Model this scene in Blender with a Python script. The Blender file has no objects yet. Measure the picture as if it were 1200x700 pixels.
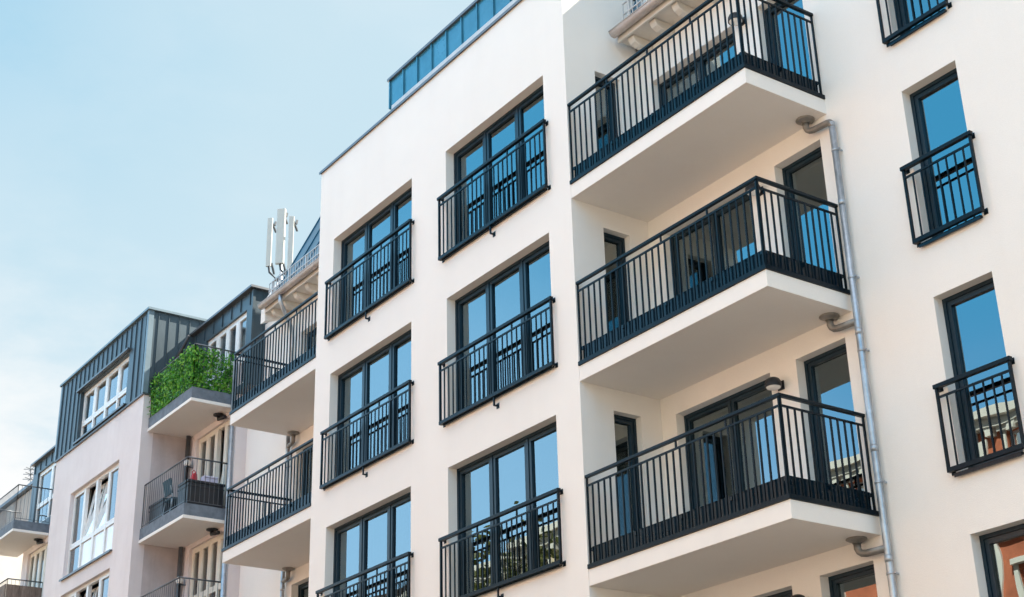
import bpy, bmesh, math, random
from mathutils import Vector, Matrix
random.seed(7)
R = math.radians
scene = bpy.context.scene
COL = scene.collection

# ------------------------------------------------------------------ materials
def new_mat(name):
    m = bpy.data.materials.new(name); m.use_nodes = True
    nt = m.node_tree; nt.nodes.clear()
    out = nt.nodes.new('ShaderNodeOutputMaterial')
    return m, nt, out

def N(nt, typ, **kw):
    n = nt.nodes.new(typ)
    for k, v in kw.items():
        if k in n.inputs.keys(): n.inputs[k].default_value = v
        else: setattr(n, k, v)
    return n

def principled(name, col, rough=0.6, metal=0.0, spec=0.5, var=0.0, vscale=1.0, vcol=None, bump=0.0, bscale=120.0,
               stretch=(1, 1, 1), rough_var=0.0, detail=5.0):
    """Principled surface: base colour mottled by world-position noise, fine bump, varied gloss."""
    m, nt, out = new_mat(name)
    b = N(nt, 'ShaderNodeBsdfPrincipled')
    b.inputs['Base Color'].default_value = (*col, 1); b.inputs['Roughness'].default_value = rough
    b.inputs['Metallic'].default_value = metal; b.inputs['Specular IOR Level'].default_value = spec
    nt.links.new(b.outputs[0], out.inputs[0])
    geo = N(nt, 'ShaderNodeNewGeometry')
    mp = N(nt, 'ShaderNodeMapping'); mp.inputs['Scale'].default_value = stretch
    nt.links.new(geo.outputs['Position'], mp.inputs['Vector'])
    if var > 0 or vcol:
        n = N(nt, 'ShaderNodeTexNoise'); n.inputs['Scale'].default_value = vscale; n.inputs['Detail'].default_value = detail
        n.inputs['Roughness'].default_value = 0.6
        nt.links.new(mp.outputs[0], n.inputs['Vector'])
        cr = N(nt, 'ShaderNodeMapRange'); cr.inputs['From Min'].default_value = 0.3; cr.inputs['From Max'].default_value = 0.7
        nt.links.new(n.outputs[0], cr.inputs['Value'])
        mx = N(nt, 'ShaderNodeMix', data_type='RGBA')
        a = tuple(max(0, c * (1 - var)) for c in col) if not vcol else vcol
        mx.inputs['A'].default_value = (*a, 1); mx.inputs['B'].default_value = (*tuple(min(1, c * (1 + var)) for c in col), 1)
        nt.links.new(cr.outputs[0], mx.inputs['Factor'])
        nt.links.new(mx.outputs['Result'], b.inputs['Base Color'])
        if rough_var:
            mr = N(nt, 'ShaderNodeMapRange'); mr.inputs['To Min'].default_value = rough - rough_var; mr.inputs['To Max'].default_value = rough + rough_var
            nt.links.new(n.outputs[0], mr.inputs['Value']); nt.links.new(mr.outputs[0], b.inputs['Roughness'])
    if bump > 0:
        n2 = N(nt, 'ShaderNodeTexNoise'); n2.inputs['Scale'].default_value = bscale; n2.inputs['Detail'].default_value = 3
        nt.links.new(geo.outputs['Position'], n2.inputs['Vector'])
        bp = N(nt, 'ShaderNodeBump'); bp.inputs['Strength'].default_value = bump; bp.inputs['Distance'].default_value = 0.01
        nt.links.new(n2.outputs[0], bp.inputs['Height']); nt.links.new(bp.outputs[0], b.inputs['Normal'])
    return m

def render_wall(name, col, stain, amount, bump=0.35, grain=160):
    """Stucco: soft cloudy tint, vertical run-off streaks, sand grain."""
    m, nt, out = new_mat(name)
    b = N(nt, 'ShaderNodeBsdfPrincipled'); b.inputs['Roughness'].default_value = 0.92; b.inputs['Specular IOR Level'].default_value = 0.2
    nt.links.new(b.outputs[0], out.inputs[0])
    geo = N(nt, 'ShaderNodeNewGeometry')
    def noise(scale, stretch, detail, lo, hi):
        mp = N(nt, 'ShaderNodeMapping'); mp.inputs['Scale'].default_value = stretch
        nt.links.new(geo.outputs['Position'], mp.inputs['Vector'])
        n = N(nt, 'ShaderNodeTexNoise'); n.inputs['Scale'].default_value = scale; n.inputs['Detail'].default_value = detail
        n.inputs['Roughness'].default_value = 0.65
        nt.links.new(mp.outputs[0], n.inputs['Vector'])
        r = N(nt, 'ShaderNodeMapRange'); r.inputs['From Min'].default_value = lo; r.inputs['From Max'].default_value = hi
        nt.links.new(n.outputs[0], r.inputs['Value'])
        return r.outputs[0]
    cloud = noise(0.55, (1, 1, 1), 6, 0.35, 0.75)
    streak = noise(2.2, (1, 1, 0.08), 4, 0.5, 0.85)
    speck = noise(grain, (1, 1, 1), 2, 0.3, 0.7)
    mul = N(nt, 'ShaderNodeMath', operation='MULTIPLY_ADD'); mul.inputs[1].default_value = 0.6
    nt.links.new(streak, mul.inputs[0]); nt.links.new(cloud, mul.inputs[2])
    am = N(nt, 'ShaderNodeMath', operation='MULTIPLY'); am.inputs[1].default_value = amount
    nt.links.new(mul.outputs[0], am.inputs[0])
    mx = N(nt, 'ShaderNodeMix', data_type='RGBA')
    mx.inputs['A'].default_value = (*col, 1); mx.inputs['B'].default_value = (*stain, 1)
    nt.links.new(am.outputs[0], mx.inputs['Factor'])
    mx2 = N(nt, 'ShaderNodeMix', data_type='RGBA', blend_type='MULTIPLY'); mx2.inputs['Factor'].default_value = 1.0
    sp = N(nt, 'ShaderNodeMapRange'); sp.inputs['To Min'].default_value = 0.95; sp.inputs['To Max'].default_value = 1.02
    nt.links.new(speck, sp.inputs['Value'])
    nt.links.new(mx.outputs['Result'], mx2.inputs['A']); nt.links.new(sp.outputs[0], mx2.inputs['B'])
    nt.links.new(mx2.outputs['Result'], b.inputs['Base Color'])
    bp = N(nt, 'ShaderNodeBump'); bp.inputs['Strength'].default_value = bump; bp.inputs['Distance'].default_value = 0.006
    nt.links.new(speck, bp.inputs['Height']); nt.links.new(bp.outputs[0], b.inputs['Normal'])
    return m

def glass_mat(name, ior=3.0, refl=(0.78, 0.95, 1.0), trans=(0.34, 0.31, 0.28), wave=0.0035, wscale=1.1):
    """Coated double glazing: angle-dependent mirror over tinted see-through, slightly wavy."""
    m, nt, out = new_mat(name)
    fr = N(nt, 'ShaderNodeFresnel'); fr.inputs['IOR'].default_value = ior
    gl = N(nt, 'ShaderNodeBsdfGlossy'); gl.inputs['Roughness'].default_value = 0.0; gl.inputs['Color'].default_value = (*refl, 1)
    tr = N(nt, 'ShaderNodeBsdfTransparent'); tr.inputs['Color'].default_value = (*trans, 1)
    mx = N(nt, 'ShaderNodeMixShader')
    nt.links.new(fr.outputs[0], mx.inputs[0]); nt.links.new(tr.outputs[0], mx.inputs[1]); nt.links.new(gl.outputs[0], mx.inputs[2])
    nt.links.new(mx.outputs[0], out.inputs[0])
    geo = N(nt, 'ShaderNodeNewGeometry')
    n = N(nt, 'ShaderNodeTexNoise'); n.inputs['Scale'].default_value = wscale; n.inputs['Detail'].default_value = 1
    nt.links.new(geo.outputs['Position'], n.inputs['Vector'])
    bp = N(nt, 'ShaderNodeBump'); bp.inputs['Strength'].default_value = 1.0; bp.inputs['Distance'].default_value = wave
    nt.links.new(n.outputs[0], bp.inputs['Height']); nt.links.new(bp.outputs[0], gl.inputs['Normal'])
    return m

def leaf_mat(name, a, b, c):
    m, nt, out = new_mat(name)
    geo = N(nt, 'ShaderNodeNewGeometry')
    n = N(nt, 'ShaderNodeTexWhiteNoise'); n.noise_dimensions = '3D'
    sn = N(nt, 'ShaderNodeVectorMath', operation='SNAP'); sn.inputs[1].default_value = (0.07, 0.07, 0.07)
    nt.links.new(geo.outputs['Position'], sn.inputs[0]); nt.links.new(sn.outputs[0], n.inputs['Vector'])
    cr = N(nt, 'ShaderNodeValToRGB'); cr.color_ramp.elements[0].color = (*a, 1); cr.color_ramp.elements[1].color = (*c, 1)
    e = cr.color_ramp.elements.new(0.5); e.color = (*b, 1)
    nt.links.new(n.outputs['Value'], cr.inputs[0])
    d = N(nt, 'ShaderNodeBsdfPrincipled'); d.inputs['Roughness'].default_value = 0.5
    t = N(nt, 'ShaderNodeBsdfTranslucent')
    nt.links.new(cr.outputs[0], d.inputs['Base Color']); nt.links.new(cr.outputs[0], t.inputs['Color'])
    mx = N(nt, 'ShaderNodeMixShader'); mx.inputs[0].default_value = 0.35
    nt.links.new(d.outputs[0], mx.inputs[1]); nt.links.new(t.outputs[0], mx.inputs[2]); nt.links.new(mx.outputs[0], out.inputs[0])
    return m

M = {}
M['render'] = render_wall('white_render', (0.845, 0.795, 0.738), (0.75, 0.69, 0.63), 0.32)
M['soffit'] = render_wall('white_soffit_render', (0.80, 0.74, 0.70), (0.70, 0.63, 0.58), 0.35, 0.3)
M['render_old'] = render_wall('aged_pink_render', (0.78, 0.70, 0.68), (0.60, 0.51, 0.49), 0.55)
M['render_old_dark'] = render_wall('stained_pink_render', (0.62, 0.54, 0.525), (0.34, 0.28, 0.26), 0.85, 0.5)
M['paint'] = principled('anthracite_powder_coat', (0.003, 0.009, 0.014), 0.30, 0, 0.16, var=0.12, vscale=3, rough_var=0.08)
M['frame'] = principled('anthracite_window_frame', (0.005, 0.020, 0.033), 0.34, 0, 0.4, var=0.1, vscale=2)
M['sheet'] = principled('anthracite_sheet', (0.003, 0.012, 0.021), 0.20, 0, 0.25, var=0.15, vscale=2, rough_var=0.08)
M['glass'] = glass_mat('coated_glass')
M['glass2'] = glass_mat('older_glass', 2.4, (0.95, 0.98, 1.0), (0.66, 0.68, 0.68), 0.006, 1.2)
M['zinc'] = principled('galvanised_zinc', (0.42, 0.46, 0.50), 0.42, 0.75, 0.5, var=0.22, vscale=7, rough_var=0.12, bump=0.1, bscale=30)
M['zinc_brown'] = principled('weathered_gutter_zinc', (0.46, 0.41, 0.385), 0.5, 0.35, 0.5, var=0.2, vscale=5, rough_var=0.1)
M['clad'] = principled('slate_zinc_cladding', (0.058, 0.085, 0.102), 0.42, 0.25, 0.45, var=0.16, vscale=1.4, stretch=(1, 1, 0.35), rough_var=0.1, bump=0.08, bscale=4)
M['guard'] = principled('galvanised_grid', (0.50, 0.50, 0.50), 0.5, 0.2, var=0.1, vscale=5)
M['drain'] = principled('dull_drain_zinc', (0.23, 0.215, 0.195), 0.48, 0.5, var=0.25, vscale=9, rough_var=0.1)
M['eaves'] = principled('grey_cream_eaves_paint', (0.60, 0.56, 0.50), 0.6, var=0.1, vscale=3)
M['parapet'] = principled('blue_glazed_parapet', (0.05, 0.20, 0.28), 0.25, 0.3, 0.6, var=0.18, vscale=1.6, rough_var=0.1)
M['clad_cap'] = principled('pale_zinc_trim', (0.15, 0.21, 0.245), 0.45, 0.2, 0.5, var=0.12, vscale=3)
M['blue'] = principled('blue_metal_sheet', (0.016, 0.10, 0.165), 0.38, 0.25, 0.5, var=0.18, vscale=2.2, rough_var=0.1, bump=0.06, bscale=5)
M['coping'] = principled('grey_coping_metal', (0.16, 0.17, 0.185), 0.45, 0.6, 0.5, var=0.1, vscale=3)
M['white'] = principled('white_plastic_frame', (0.76, 0.74, 0.71), 0.35, 0, 0.5, var=0.05, vscale=3)
M['cream'] = principled('cream_painted_wood', (0.74, 0.68, 0.58), 0.5, 0, 0.4, var=0.06, vscale=4)
M['whitepanel'] = principled('white_enamel_panel', (0.82, 0.83, 0.84), 0.12, 0, 0.6)
M['conc'] = principled('balcony_kerb_concrete', (0.15, 0.175, 0.205), 0.85, 0, 0.3, var=0.22, vscale=6, bump=0.5, bscale=90)
M['conc_far'] = principled('stained_concrete', (0.40, 0.37, 0.34), 0.9, 0, 0.2, vcol=(0.25, 0.19, 0.16), vscale=0.9, stretch=(1, 1, 0.25), bump=0.4, bscale=20)
M['steel'] = principled('thin_steel', (0.12, 0.13, 0.14), 0.4, 0.6)
M['antenna'] = principled('antenna_white', (0.46, 0.455, 0.42), 0.55, 0, 0.4, var=0.05, vscale=4)
M['black'] = principled('black_plastic', (0.014, 0.016, 0.02), 0.45, 0, 0.5, var=0.2, vscale=5)
M['teal'] = principled('teal_fabric', (0.012, 0.05, 0.07), 0.8, var=0.15, vscale=8)
M['red'] = principled('red_cloth', (0.45, 0.03, 0.04), 0.75, var=0.2, vscale=9)
M['linen'] = principled('lavender_linen', (0.66, 0.64, 0.78), 0.9, var=0.08, vscale=9)
M['lampglass'] = principled('opal_lamp_glass', (0.80, 0.77, 0.73), 0.25)
M['wicker'] = principled('brown_wicker', (0.17, 0.125, 0.10), 0.85, var=0.45, vscale=18, stretch=(1, 1, 0.2), bump=0.8, bscale=40)
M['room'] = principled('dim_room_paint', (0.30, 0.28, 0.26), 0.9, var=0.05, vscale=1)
M['curtain'] = principled('pale_curtain', (0.62, 0.58, 0.52), 0.95, var=0.07, vscale=2, stretch=(6, 6, 0.2))
M['asphalt'] = principled('asphalt', (0.045, 0.043, 0.041), 0.9, var=0.25, vscale=0.6, bump=0.6, bscale=60)
M['paving'] = principled('granite_paving', (0.095, 0.083, 0.072), 0.85, var=0.15, vscale=0.8, bump=0.4, bscale=30)
M['kerb'] = principled('granite_kerb', (0.30, 0.29, 0.28), 0.8, var=0.15, vscale=3)
M['soil'] = principled('city_ground', (0.22, 0.20, 0.17), 0.95, var=0.3, vscale=0.1)
M['brick'] = principled('red_orange_brick', (0.50, 0.15, 0.075), 0.85, var=0.2, vscale=1.5, bump=0.4, bscale=25)
M['stone'] = principled('cream_stone', (0.66, 0.57, 0.45), 0.85, var=0.12, vscale=1, bump=0.3, bscale=20)
M['stonew'] = principled('white_stucco_ornament', (0.75, 0.70, 0.62), 0.85, var=0.1, vscale=2)
M['ochre'] = principled('ochre_render', (0.62, 0.49, 0.33), 0.9, var=0.12, vscale=0.8)
M['greyr'] = principled('grey_render', (0.55, 0.50, 0.44), 0.9, var=0.12, vscale=0.8)
M['tile'] = principled('clay_roof_tile', (0.10, 0.075, 0.062), 0.8, var=0.25, vscale=2)
M['bark'] = principled('bark', (0.13, 0.095, 0.07), 0.95, var=0.3, vscale=6, bump=1, bscale=30)
M['ivy'] = leaf_mat('ivy_leaf', (0.018, 0.12, 0.010), (0.085, 0.33, 0.028), (0.28, 0.54, 0.065))
M['leaf'] = leaf_mat('tree_leaf', (0.06, 0.075, 0.015), (0.11, 0.12, 0.03), (0.17, 0.15, 0.05))

# ------------------------------------------------------------------ mesh builder
class MB:
    def __init__(s): s.v = []; s.f = []; s.sm = []
    def _add(s, vs, fs, smooth=False):
        o = len(s.v); s.v += [tuple(v) for v in vs]
        for f in fs: s.f.append(tuple(i + o for i in f)); s.sm.append(smooth)
        return s
    def box(s, x0, x1, y0, y1, z0, z1):
        x0, x1 = min(x0, x1), max(x0, x1); y0, y1 = min(y0, y1), max(y0, y1); z0, z1 = min(z0, z1), max(z0, z1)
        return s._add([(x, y, z) for z in (z0, z1) for y in (y0, y1) for x in (x0, x1)],
                      [(0, 2, 3, 1), (4, 5, 7, 6), (0, 1, 5, 4), (2, 6, 7, 3), (0, 4, 6, 2), (1, 3, 7, 5)])
    def bar(s, p, q, w, h=None, up=(0, 0, 1)):
        """rectangular bar from p to q"""
        h = h or w; p, q = Vector(p), Vector(q); d = (q - p).normalized(); u = Vector(up)
        if abs(d.dot(u)) > .98: u = Vector((0, 1, 0))
        a = d.cross(u).normalized(); b = a.cross(d)
        vs = [e + a * w / 2 * i + b * h / 2 * j for e in (p, q) for i, j in ((-1, -1), (1, -1), (1, 1), (-1, 1))]
        return s._add(vs, [(0, 1, 2, 3), (7, 6, 5, 4), (0, 4, 5, 1), (1, 5, 6, 2), (2, 6, 7, 3), (3, 7, 4, 0)])
    def tube(s, pts, r, n=12, caps=True):
        pts = [Vector(p) for p in pts]; rr = r if isinstance(r, (list, tuple)) else [r] * len(pts)
        rings = []; ref = Vector((0.31, 0.17, 0.93))
        for i, p in enumerate(pts):
            d = ((pts[i + 1] - p).normalized() if i < len(pts) - 1 else Vector((0, 0, 0))) + ((p - pts[i - 1]).normalized() if i else Vector((0, 0, 0)))
            d.normalize()
            a = d.cross(ref).normalized() if abs(d.dot(ref)) < .99 else d.cross(Vector((1, 0, 0))).normalized()
            b = d.cross(a)
            k = 1.0
            if 0 < i < len(pts) - 1:
                c = (pts[i + 1] - p).normalized().dot((p - pts[i - 1]).normalized()); k = 1
            rings.append([p + (a * math.cos(t) + b * math.sin(t)) * rr[i] * k for t in [2 * math.pi * j / n for j in range(n)]])
        o = len(s.v); s.v += [tuple(v) for rg in rings for v in rg]
        for i in range(len(pts) - 1):
            for j in range(n):
                s.f.append((o + i * n + j, o + i * n + (j + 1) % n, o + (i + 1) * n + (j + 1) % n, o + (i + 1) * n + j)); s.sm.append(True)
        if caps:
            s.f.append(tuple(o + j for j in range(n))[::-1]); s.sm.append(False)
            s.f.append(tuple(o + (len(pts) - 1) * n + j for j in range(n))); s.sm.append(False)
        return s
    def lathe(s, c, prof, n=20):
        """prof: (radius, z) going along the axis, revolved round vertical axis through c"""
        o = len(s.v); c = Vector(c)
        for r, z in prof:
            for j in range(n):
                t = 2 * math.pi * j / n; s.v.append((c.x + r * math.cos(t), c.y + r * math.sin(t), c.z + z))
        for i in range(len(prof) - 1):
            for j in range(n):
                s.f.append((o + i * n + j, o + i * n + (j + 1) % n, o + (i + 1) * n + (j + 1) % n, o + (i + 1) * n + j)); s.sm.append(True)
        return s
    def extend(s, o): return s._add(o.v, o.f)
    def quad(s, *p): return s._add(p, [tuple(range(len(p)))])
    def prism(s, poly, axis, a, b):
        """poly of 2-d points extruded along axis from a to b"""
        def P(u, v, w): return {'x': (w, u, v), 'y': (u, w, v), 'z': (u, v, w)}[axis]
        n = len(poly)
        vs = [P(u, v, a) for u, v in poly] + [P(u, v, b) for u, v in poly]
        return s._add(vs, [tuple(range(n)), tuple(range(n, 2 * n))[::-1]] + [(i, (i + 1) % n, n + (i + 1) % n, n + i) for i in range(n)])

def meshobj(name, mb, mat, bevel=0):
    me = bpy.data.meshes.new(name); me.from_pydata(mb.v, [], mb.f); me.materials.append(mat)
    me.polygons.foreach_set('use_smooth', mb.sm)
    bm = bmesh.new(); bm.from_mesh(me); bmesh.ops.recalc_face_normals(bm, faces=bm.faces); bm.to_mesh(me); bm.free()
    o = bpy.data.objects.new(name, me); COL.objects.link(o)
    if bevel:
        b = o.modifiers.new('bevel', 'BEVEL'); b.width = bevel; b.segments = 2; b.limit_method = 'ANGLE'
    return o

def part(name, mb, mat, parent, loc=(0, 0, 0), rot=0, bevel=0, label=None):
    """loc is a world place when the parent is a thing's Empty, else relative to the parent part"""
    o = meshobj(name, mb, mat, bevel); o.parent = parent
    l = Vector(loc)
    if parent.type == 'EMPTY' and parent.parent is None: l = l - parent.location
    o.location = l; o.rotation_euler = (0, 0, rot)
    if label: o['label'] = label
    return o

def tag(o, label, cat, group=None, kind=None):
    o['label'] = label; o['category'] = cat
    if group: o['group'] = group
    if kind: o['kind'] = kind
    return o

def empty(name, loc, label, cat, group=None):
    o = bpy.data.objects.new(name, None); COL.objects.link(o); o.location = loc
    return tag(o, label, cat, group)

def struct(name, mb, mat):
    o = meshobj(name, mb, mat); o['kind'] = 'structure'; return o

def wall_mb(u0, u1, z0, z1, ops, t):
    """wall in local frame (x along, y inward, z up) with through openings (x0,x1,z0,z1)"""
    us = sorted({u0, u1, *[o[0] for o in ops], *[o[1] for o in ops]}); zs = sorted({z0, z1, *[o[2] for o in ops], *[o[3] for o in ops]})
    us = [u for u in us if u0 - 1e-6 <= u <= u1 + 1e-6]; zs = [z for z in zs if z0 - 1e-6 <= z <= z1 + 1e-6]
    mb = MB(); idx = {}
    def V(i, j, k):
        if (i, j, k) not in idx: idx[i, j, k] = len(mb.v); mb.v.append((us[i], t * k, zs[j]))
        return idx[i, j, k]
    def solid(i, j):
        if i < 0 or j < 0 or i >= len(us) - 1 or j >= len(zs) - 1: return False
        cu, cz = (us[i] + us[i + 1]) / 2, (zs[j] + zs[j + 1]) / 2
        return not any(o[0] < cu < o[1] and o[2] < cz < o[3] for o in ops)
    def F(*a): mb.f.append(a); mb.sm.append(False)
    for i in range(len(us) - 1):
        for j in range(len(zs) - 1):
            if not solid(i, j): continue
            F(V(i, j, 0), V(i + 1, j, 0), V(i + 1, j + 1, 0), V(i, j + 1, 0))
            F(V(i, j, 1), V(i, j + 1, 1), V(i + 1, j + 1, 1), V(i + 1, j, 1))
            if not solid(i - 1, j): F(V(i, j, 0), V(i, j + 1, 0), V(i, j + 1, 1), V(i, j, 1))
            if not solid(i + 1, j): F(V(i + 1, j, 0), V(i + 1, j, 1), V(i + 1, j + 1, 1), V(i + 1, j + 1, 0))
            if not solid(i, j - 1): F(V(i, j, 0), V(i, j, 1), V(i + 1, j, 1), V(i + 1, j, 0))
            if not solid(i, j + 1): F(V(i, j + 1, 0), V(i + 1, j + 1, 0), V(i + 1, j + 1, 1), V(i, j + 1, 1))
    return mb

# ------------------------------------------------------------------ reusable building parts
def sash(mb, x0, x1, z0, z1, y0, y1, w):
    mb.box(x0, x0 + w, y0, y1, z0, z1).box(x1 - w, x1, y0, y1, z0, z1)
    mb.box(x0 + w, x1 - w, y0, y1, z0, z0 + w).box(x0 + w, x1 - w, y0, y1, z1 - w, z1)

def pane(win, x0, x1, z0, z1, y, mat, name='pane'):
    """insulating pane with a hair of its own tilt, so neighbouring panes mirror slightly different sky"""
    a, b = random.uniform(-.0022, .0022) * (x1 - x0), random.uniform(-.0022, .0022) * (z1 - z0)
    mb = MB()
    f = [(x0, y + a, z0), (x1, y - a, z0), (x1, y - a + b, z1), (x0, y + a + b, z1)]
    mb._add(f + [(p[0], p[1] + .024, p[2]) for p in f], [(0, 1, 2, 3), (7, 6, 5, 4), (0, 4, 5, 1), (1, 5, 6, 2), (2, 6, 7, 3), (3, 7, 4, 0)])
    return part(name, mb, mat, win)

def dark_window(root, loc, rot, w, h, n, d=.165, sill=True, inner=None, fo=.048, mw=.046, sw=.058):
    """n-light anthracite window; loc = lower left corner of the opening on the wall face"""
    fr = MB()
    fr.box(0, fo, d, d + .075, 0, h).box(w - fo, w, d, d + .075, 0, h)
    fr.box(fo, w - fo, d, d + .075, h - fo, h).box(fo, w - fo, d, d + .075, 0, fo)
    cw = (w - 2 * fo - (n - 1) * mw) / n; cells = []
    for i in range(n):
        x = fo + i * (cw + mw); cells.append((x, x + cw))
        if i: fr.box(x - mw, x, d + .002, d + .075, fo, h - fo)
    for a, b in cells: sash(fr, a + .004, b - .004, fo + .004, h - fo - .004, d + .014, d + .088, sw)
    # gaskets
    win = part('window', fr, M['frame'], root, loc, rot)
    for a, b in cells: pane(win, a + sw - .008, b - sw + .008, fo + sw - .008, h - fo - sw + .008, d + .05, M['glass'])
    if sill:
        s = MB(); s.box(-.05, w + .01, -.05, d + .02, -.028, -.003).box(-.05, w + .01, -.056, -.048, -.05, -.003)
        part('sill', s, M['sheet'], win)
    if inner: inner(win, w, h, d)
    return win

def curtains(win, w, h, d):
    mb = MB(); n = 26; x0, x1 = .06, w * .30; pts = []
    for i in range(n + 1):
        x = x0 + (x1 - x0) * i / n; y = d + .20 + .03 * math.sin(i * 1.5) + .012 * math.sin(i * 3.7); pts.append((x, y))
    for i in range(n): mb.quad((*pts[i], .06), (*pts[i + 1], .06), (*pts[i + 1], h - .05), (*pts[i], h - .05))
    part('curtain', mb, M['curtain'], win)

def window_railing(root, loc, rot, w, q, s, hook=True):
    """French-balcony guard in front of a window; q, s = handrail top and lower rail top above floor (loc z = floor)"""
    x0, x1 = -.118, w + .094; y = -.072
    mb = MB(); top = q - .145
    mb.box(x0 + .012, x1 - .012, y - .011, y + .011, top - .026, top)
    mb.box(x0 + .012, x1 - .012, y - .028, y + .024, s - .054, s)
    for x in (x0 + .02, x1 - .02): mb.box(x - .015, x + .015, y - .018, y + .018, s, q - .042)
    n = max(3, round((x1 - x0 - .04) / .127))
    for i in range(1, n):
        x = x0 + .02 + (x1 - x0 - .04) * i / n; mb.box(x - .009, x + .009, y - .009, y + .009, s, top - .026)
    k = 3 if w > 2 else 1
    for i in range(1, k):
        x = x0 + (x1 - x0) * i / k; mb.box(x - .011, x + .011, y - .011, y + .011, top, q - .042)
    rl = part('window_railing', mb, M['paint'], root, loc, rot)
    hb = MB(); hb.box(x0 - .01, x1 + .01, y - .034, y + .026, q - .052, q)
    part('handrail', hb, M['paint'], rl, bevel=.004)
    for x in (x0 + .03, x1 - .03):
      for zz, dz_ in ((q, .0), (s, .005)):
        br = MB()
        br.box(x - .012, x + .012, y + .022, .02, zz - .05, zz - .02).box(x - .03, x + .03, -.008, .012, zz - .075, zz + .0)
        part('bracket', br, M['paint'], rl)
    if hook:
        xm = (x0 + x1) / 2; br = MB()
        br.box(xm - .012, xm + .012, y - .012, y + .012, .02, s - .046); br.box(xm - .012, xm + .012, y + .012, .015, .02, .042)
        br.box(xm - .035, xm + .035, -.007, .012, -.01, .075)
        part('hook', br, M['paint'], rl)
    return rl

def guard_segment(mb, panel, p, q, h, spacing, inward, ph=.305):
    """balusters etc. along p->q (2-d), inward = 2-d unit vector towards the balcony floor"""
    p, q, n2 = Vector(p), Vector(q), Vector(inward); L = (q - p).length; d = (q - p) / L
    P = lambda t, off, z: (*(p + d * t + n2 * off), z)
    top = h - .135
    mb.bar(P(0, 0, top - .013), P(L, 0, top - .013), .022, .026)
    n = round(L / spacing)
    for i in range(n + 1):
        t = L * i / n; e = i in (0, n); w = .024 if e else .021
        t = min(max(t, .012), L - .012)
        mb.bar(P(t, 0, .04), P(t, 0, (h - .045) if e else top - .02), w, w, up=(d.x, d.y, 0))
    k = max(1, round(L / 1.0))
    for i in range(1, k):
        t = L * i / k; mb.bar(P(t, 0, top), P(t, 0, h - .04), .022, .022, up=(d.x, d.y, 0))
    panel.bar(P(.02, .04, .06 + (ph - .06) / 2), P(L - .02, .04, .06 + (ph - .06) / 2), .006, ph - .06)
    panel.bar(P(.02, .045, ph - .006), P(L - .02, .045, ph - .006), .022, .016)
    for i in range(max(2, round(L / .9)) + 1):
        t = .05 + (L - .1) * i / max(2, round(L / .9)); panel.bar(P(t, .022, ph - .07), P(t, .022, ph - .02), .04, .03, up=(d.x, d.y, 0))

W, D, T = 3.765, 1.471, .2296
def balcony(root, xb, z, sgn, h, label):
    """render-coated slab in the corner of bay (x = xb) and recessed wall (y = D), reaching W to side sgn"""
    sl = MB(); sl.box(xb - sgn * .03, xb + sgn * W, .006, D + .03, z - T, z - .002)
    b = part('balcony', sl, M['soffit'] if False else M['render'], root, (0, 0, 0) if False else (0, 0, 0), 0, bevel=.006, label=label)
    mb, pn = MB(), MB(); xe = xb + sgn * (W - .028); ye = .03
    guard_segment(mb, pn, (xb + sgn * .01, ye), (xe, ye), h, .128, (0, 1))
    guard_segment(mb, pn, (xe, ye), (xe, D - .01), h, .118, (-sgn, 0))
    for o in (mb, pn): o.v = [(x, y, zz + z) for x, y, zz in o.v]
    rl = part('railing', mb, M['paint'], b); 
    part('kick_panel', pn, M['sheet'], b)
    hr = MB(); hr.box(xb + sgn * .004, xe + sgn * .026, ye - .026, ye + .026, z + h - .042, z + h)
    hr.box(xe - sgn * .026, xe + sgn * .026, ye + .027, D - .004, z + h - .042, z + h)
    part('handrail', hr, M['paint'], b, bevel=.004)
    tr = MB(); tr.box(xb + sgn * .002, xb + sgn * (W + .018), -.016, .056, z, z + .058)
    tr.box(xb + sgn * (W - .056), xb + sgn * (W + .018), .057, D - .002, z, z + .058)
    part('edge_trim', tr, M['paint'], b)
    dr = MB(); cx, cy, cz = xb + sgn * 3.5, D - .135, z - T
    dr.lathe((cx, cy, cz), [(0, .002), (.125, .002), (.13, -.012), (.10, -.03), (.06, -.045), (.055, -.06)], 24)
    zz = cz - .05; px = xb + (3.905 if sgn > 0 else -3.83)
    top = z > 5
    dr.tube([(cx, cy, zz), (cx, cy, zz - .07), (cx + sgn * .015, cy + .006, zz - .11), (cx + sgn * .045, cy + .018, zz - .135), (cx + sgn * .10, cy + .03, zz - .145), (px - sgn * (.0 if not top else .07), D - .085, zz - .15)] +
            ([(px - sgn * .03, D - .085, zz - .16), (px - sgn * .004, D - .085, zz - .19), (px, D - .085, zz - .25)] if top else []), .045, 14)
    part('drain_pipe', dr, M['drain'], b)
    return b

# ------------------------------------------------------------------ main apartment building
FL = (5.8, 2.9, 0.0)
BX = -8.009
ZG = -6.5
bld = empty('apartment_building', (0, 4, ZG), 'white rendered apartment building with black railings and projecting balconies', 'building')
Lx, Mx, ww = (-7.415, -4.541), (-3.427, -.575), 2.86
tops = {5.8: 2.232, 2.9: 2.354, 0.0: 2.351}
sb = .195                                            # opening bottom above floor
ops = [(x0, x1, z + sb, z + tops[z]) for z in FL for x0, x1 in (Lx, Mx)]
ops = [(a - BX, b - BX, c, d) for a, b, c, d in ops]
part('front_wall', wall_mb(0, -BX, ZG, 9.74, ops, .25), M['render'], bld, (BX, 0, 0))
for z in FL:
    for x0, x1 in (Lx, Mx):
        dark_window(bld, (x0, 0, z + sb), 0, x1 - x0, tops[z] - sb, 3)
        window_railing(bld, (x0, 0, z), 0, x1 - x0, {5.8: 1.351, 2.9: 1.244, 0.0: 1.234}[z], .222)
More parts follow.
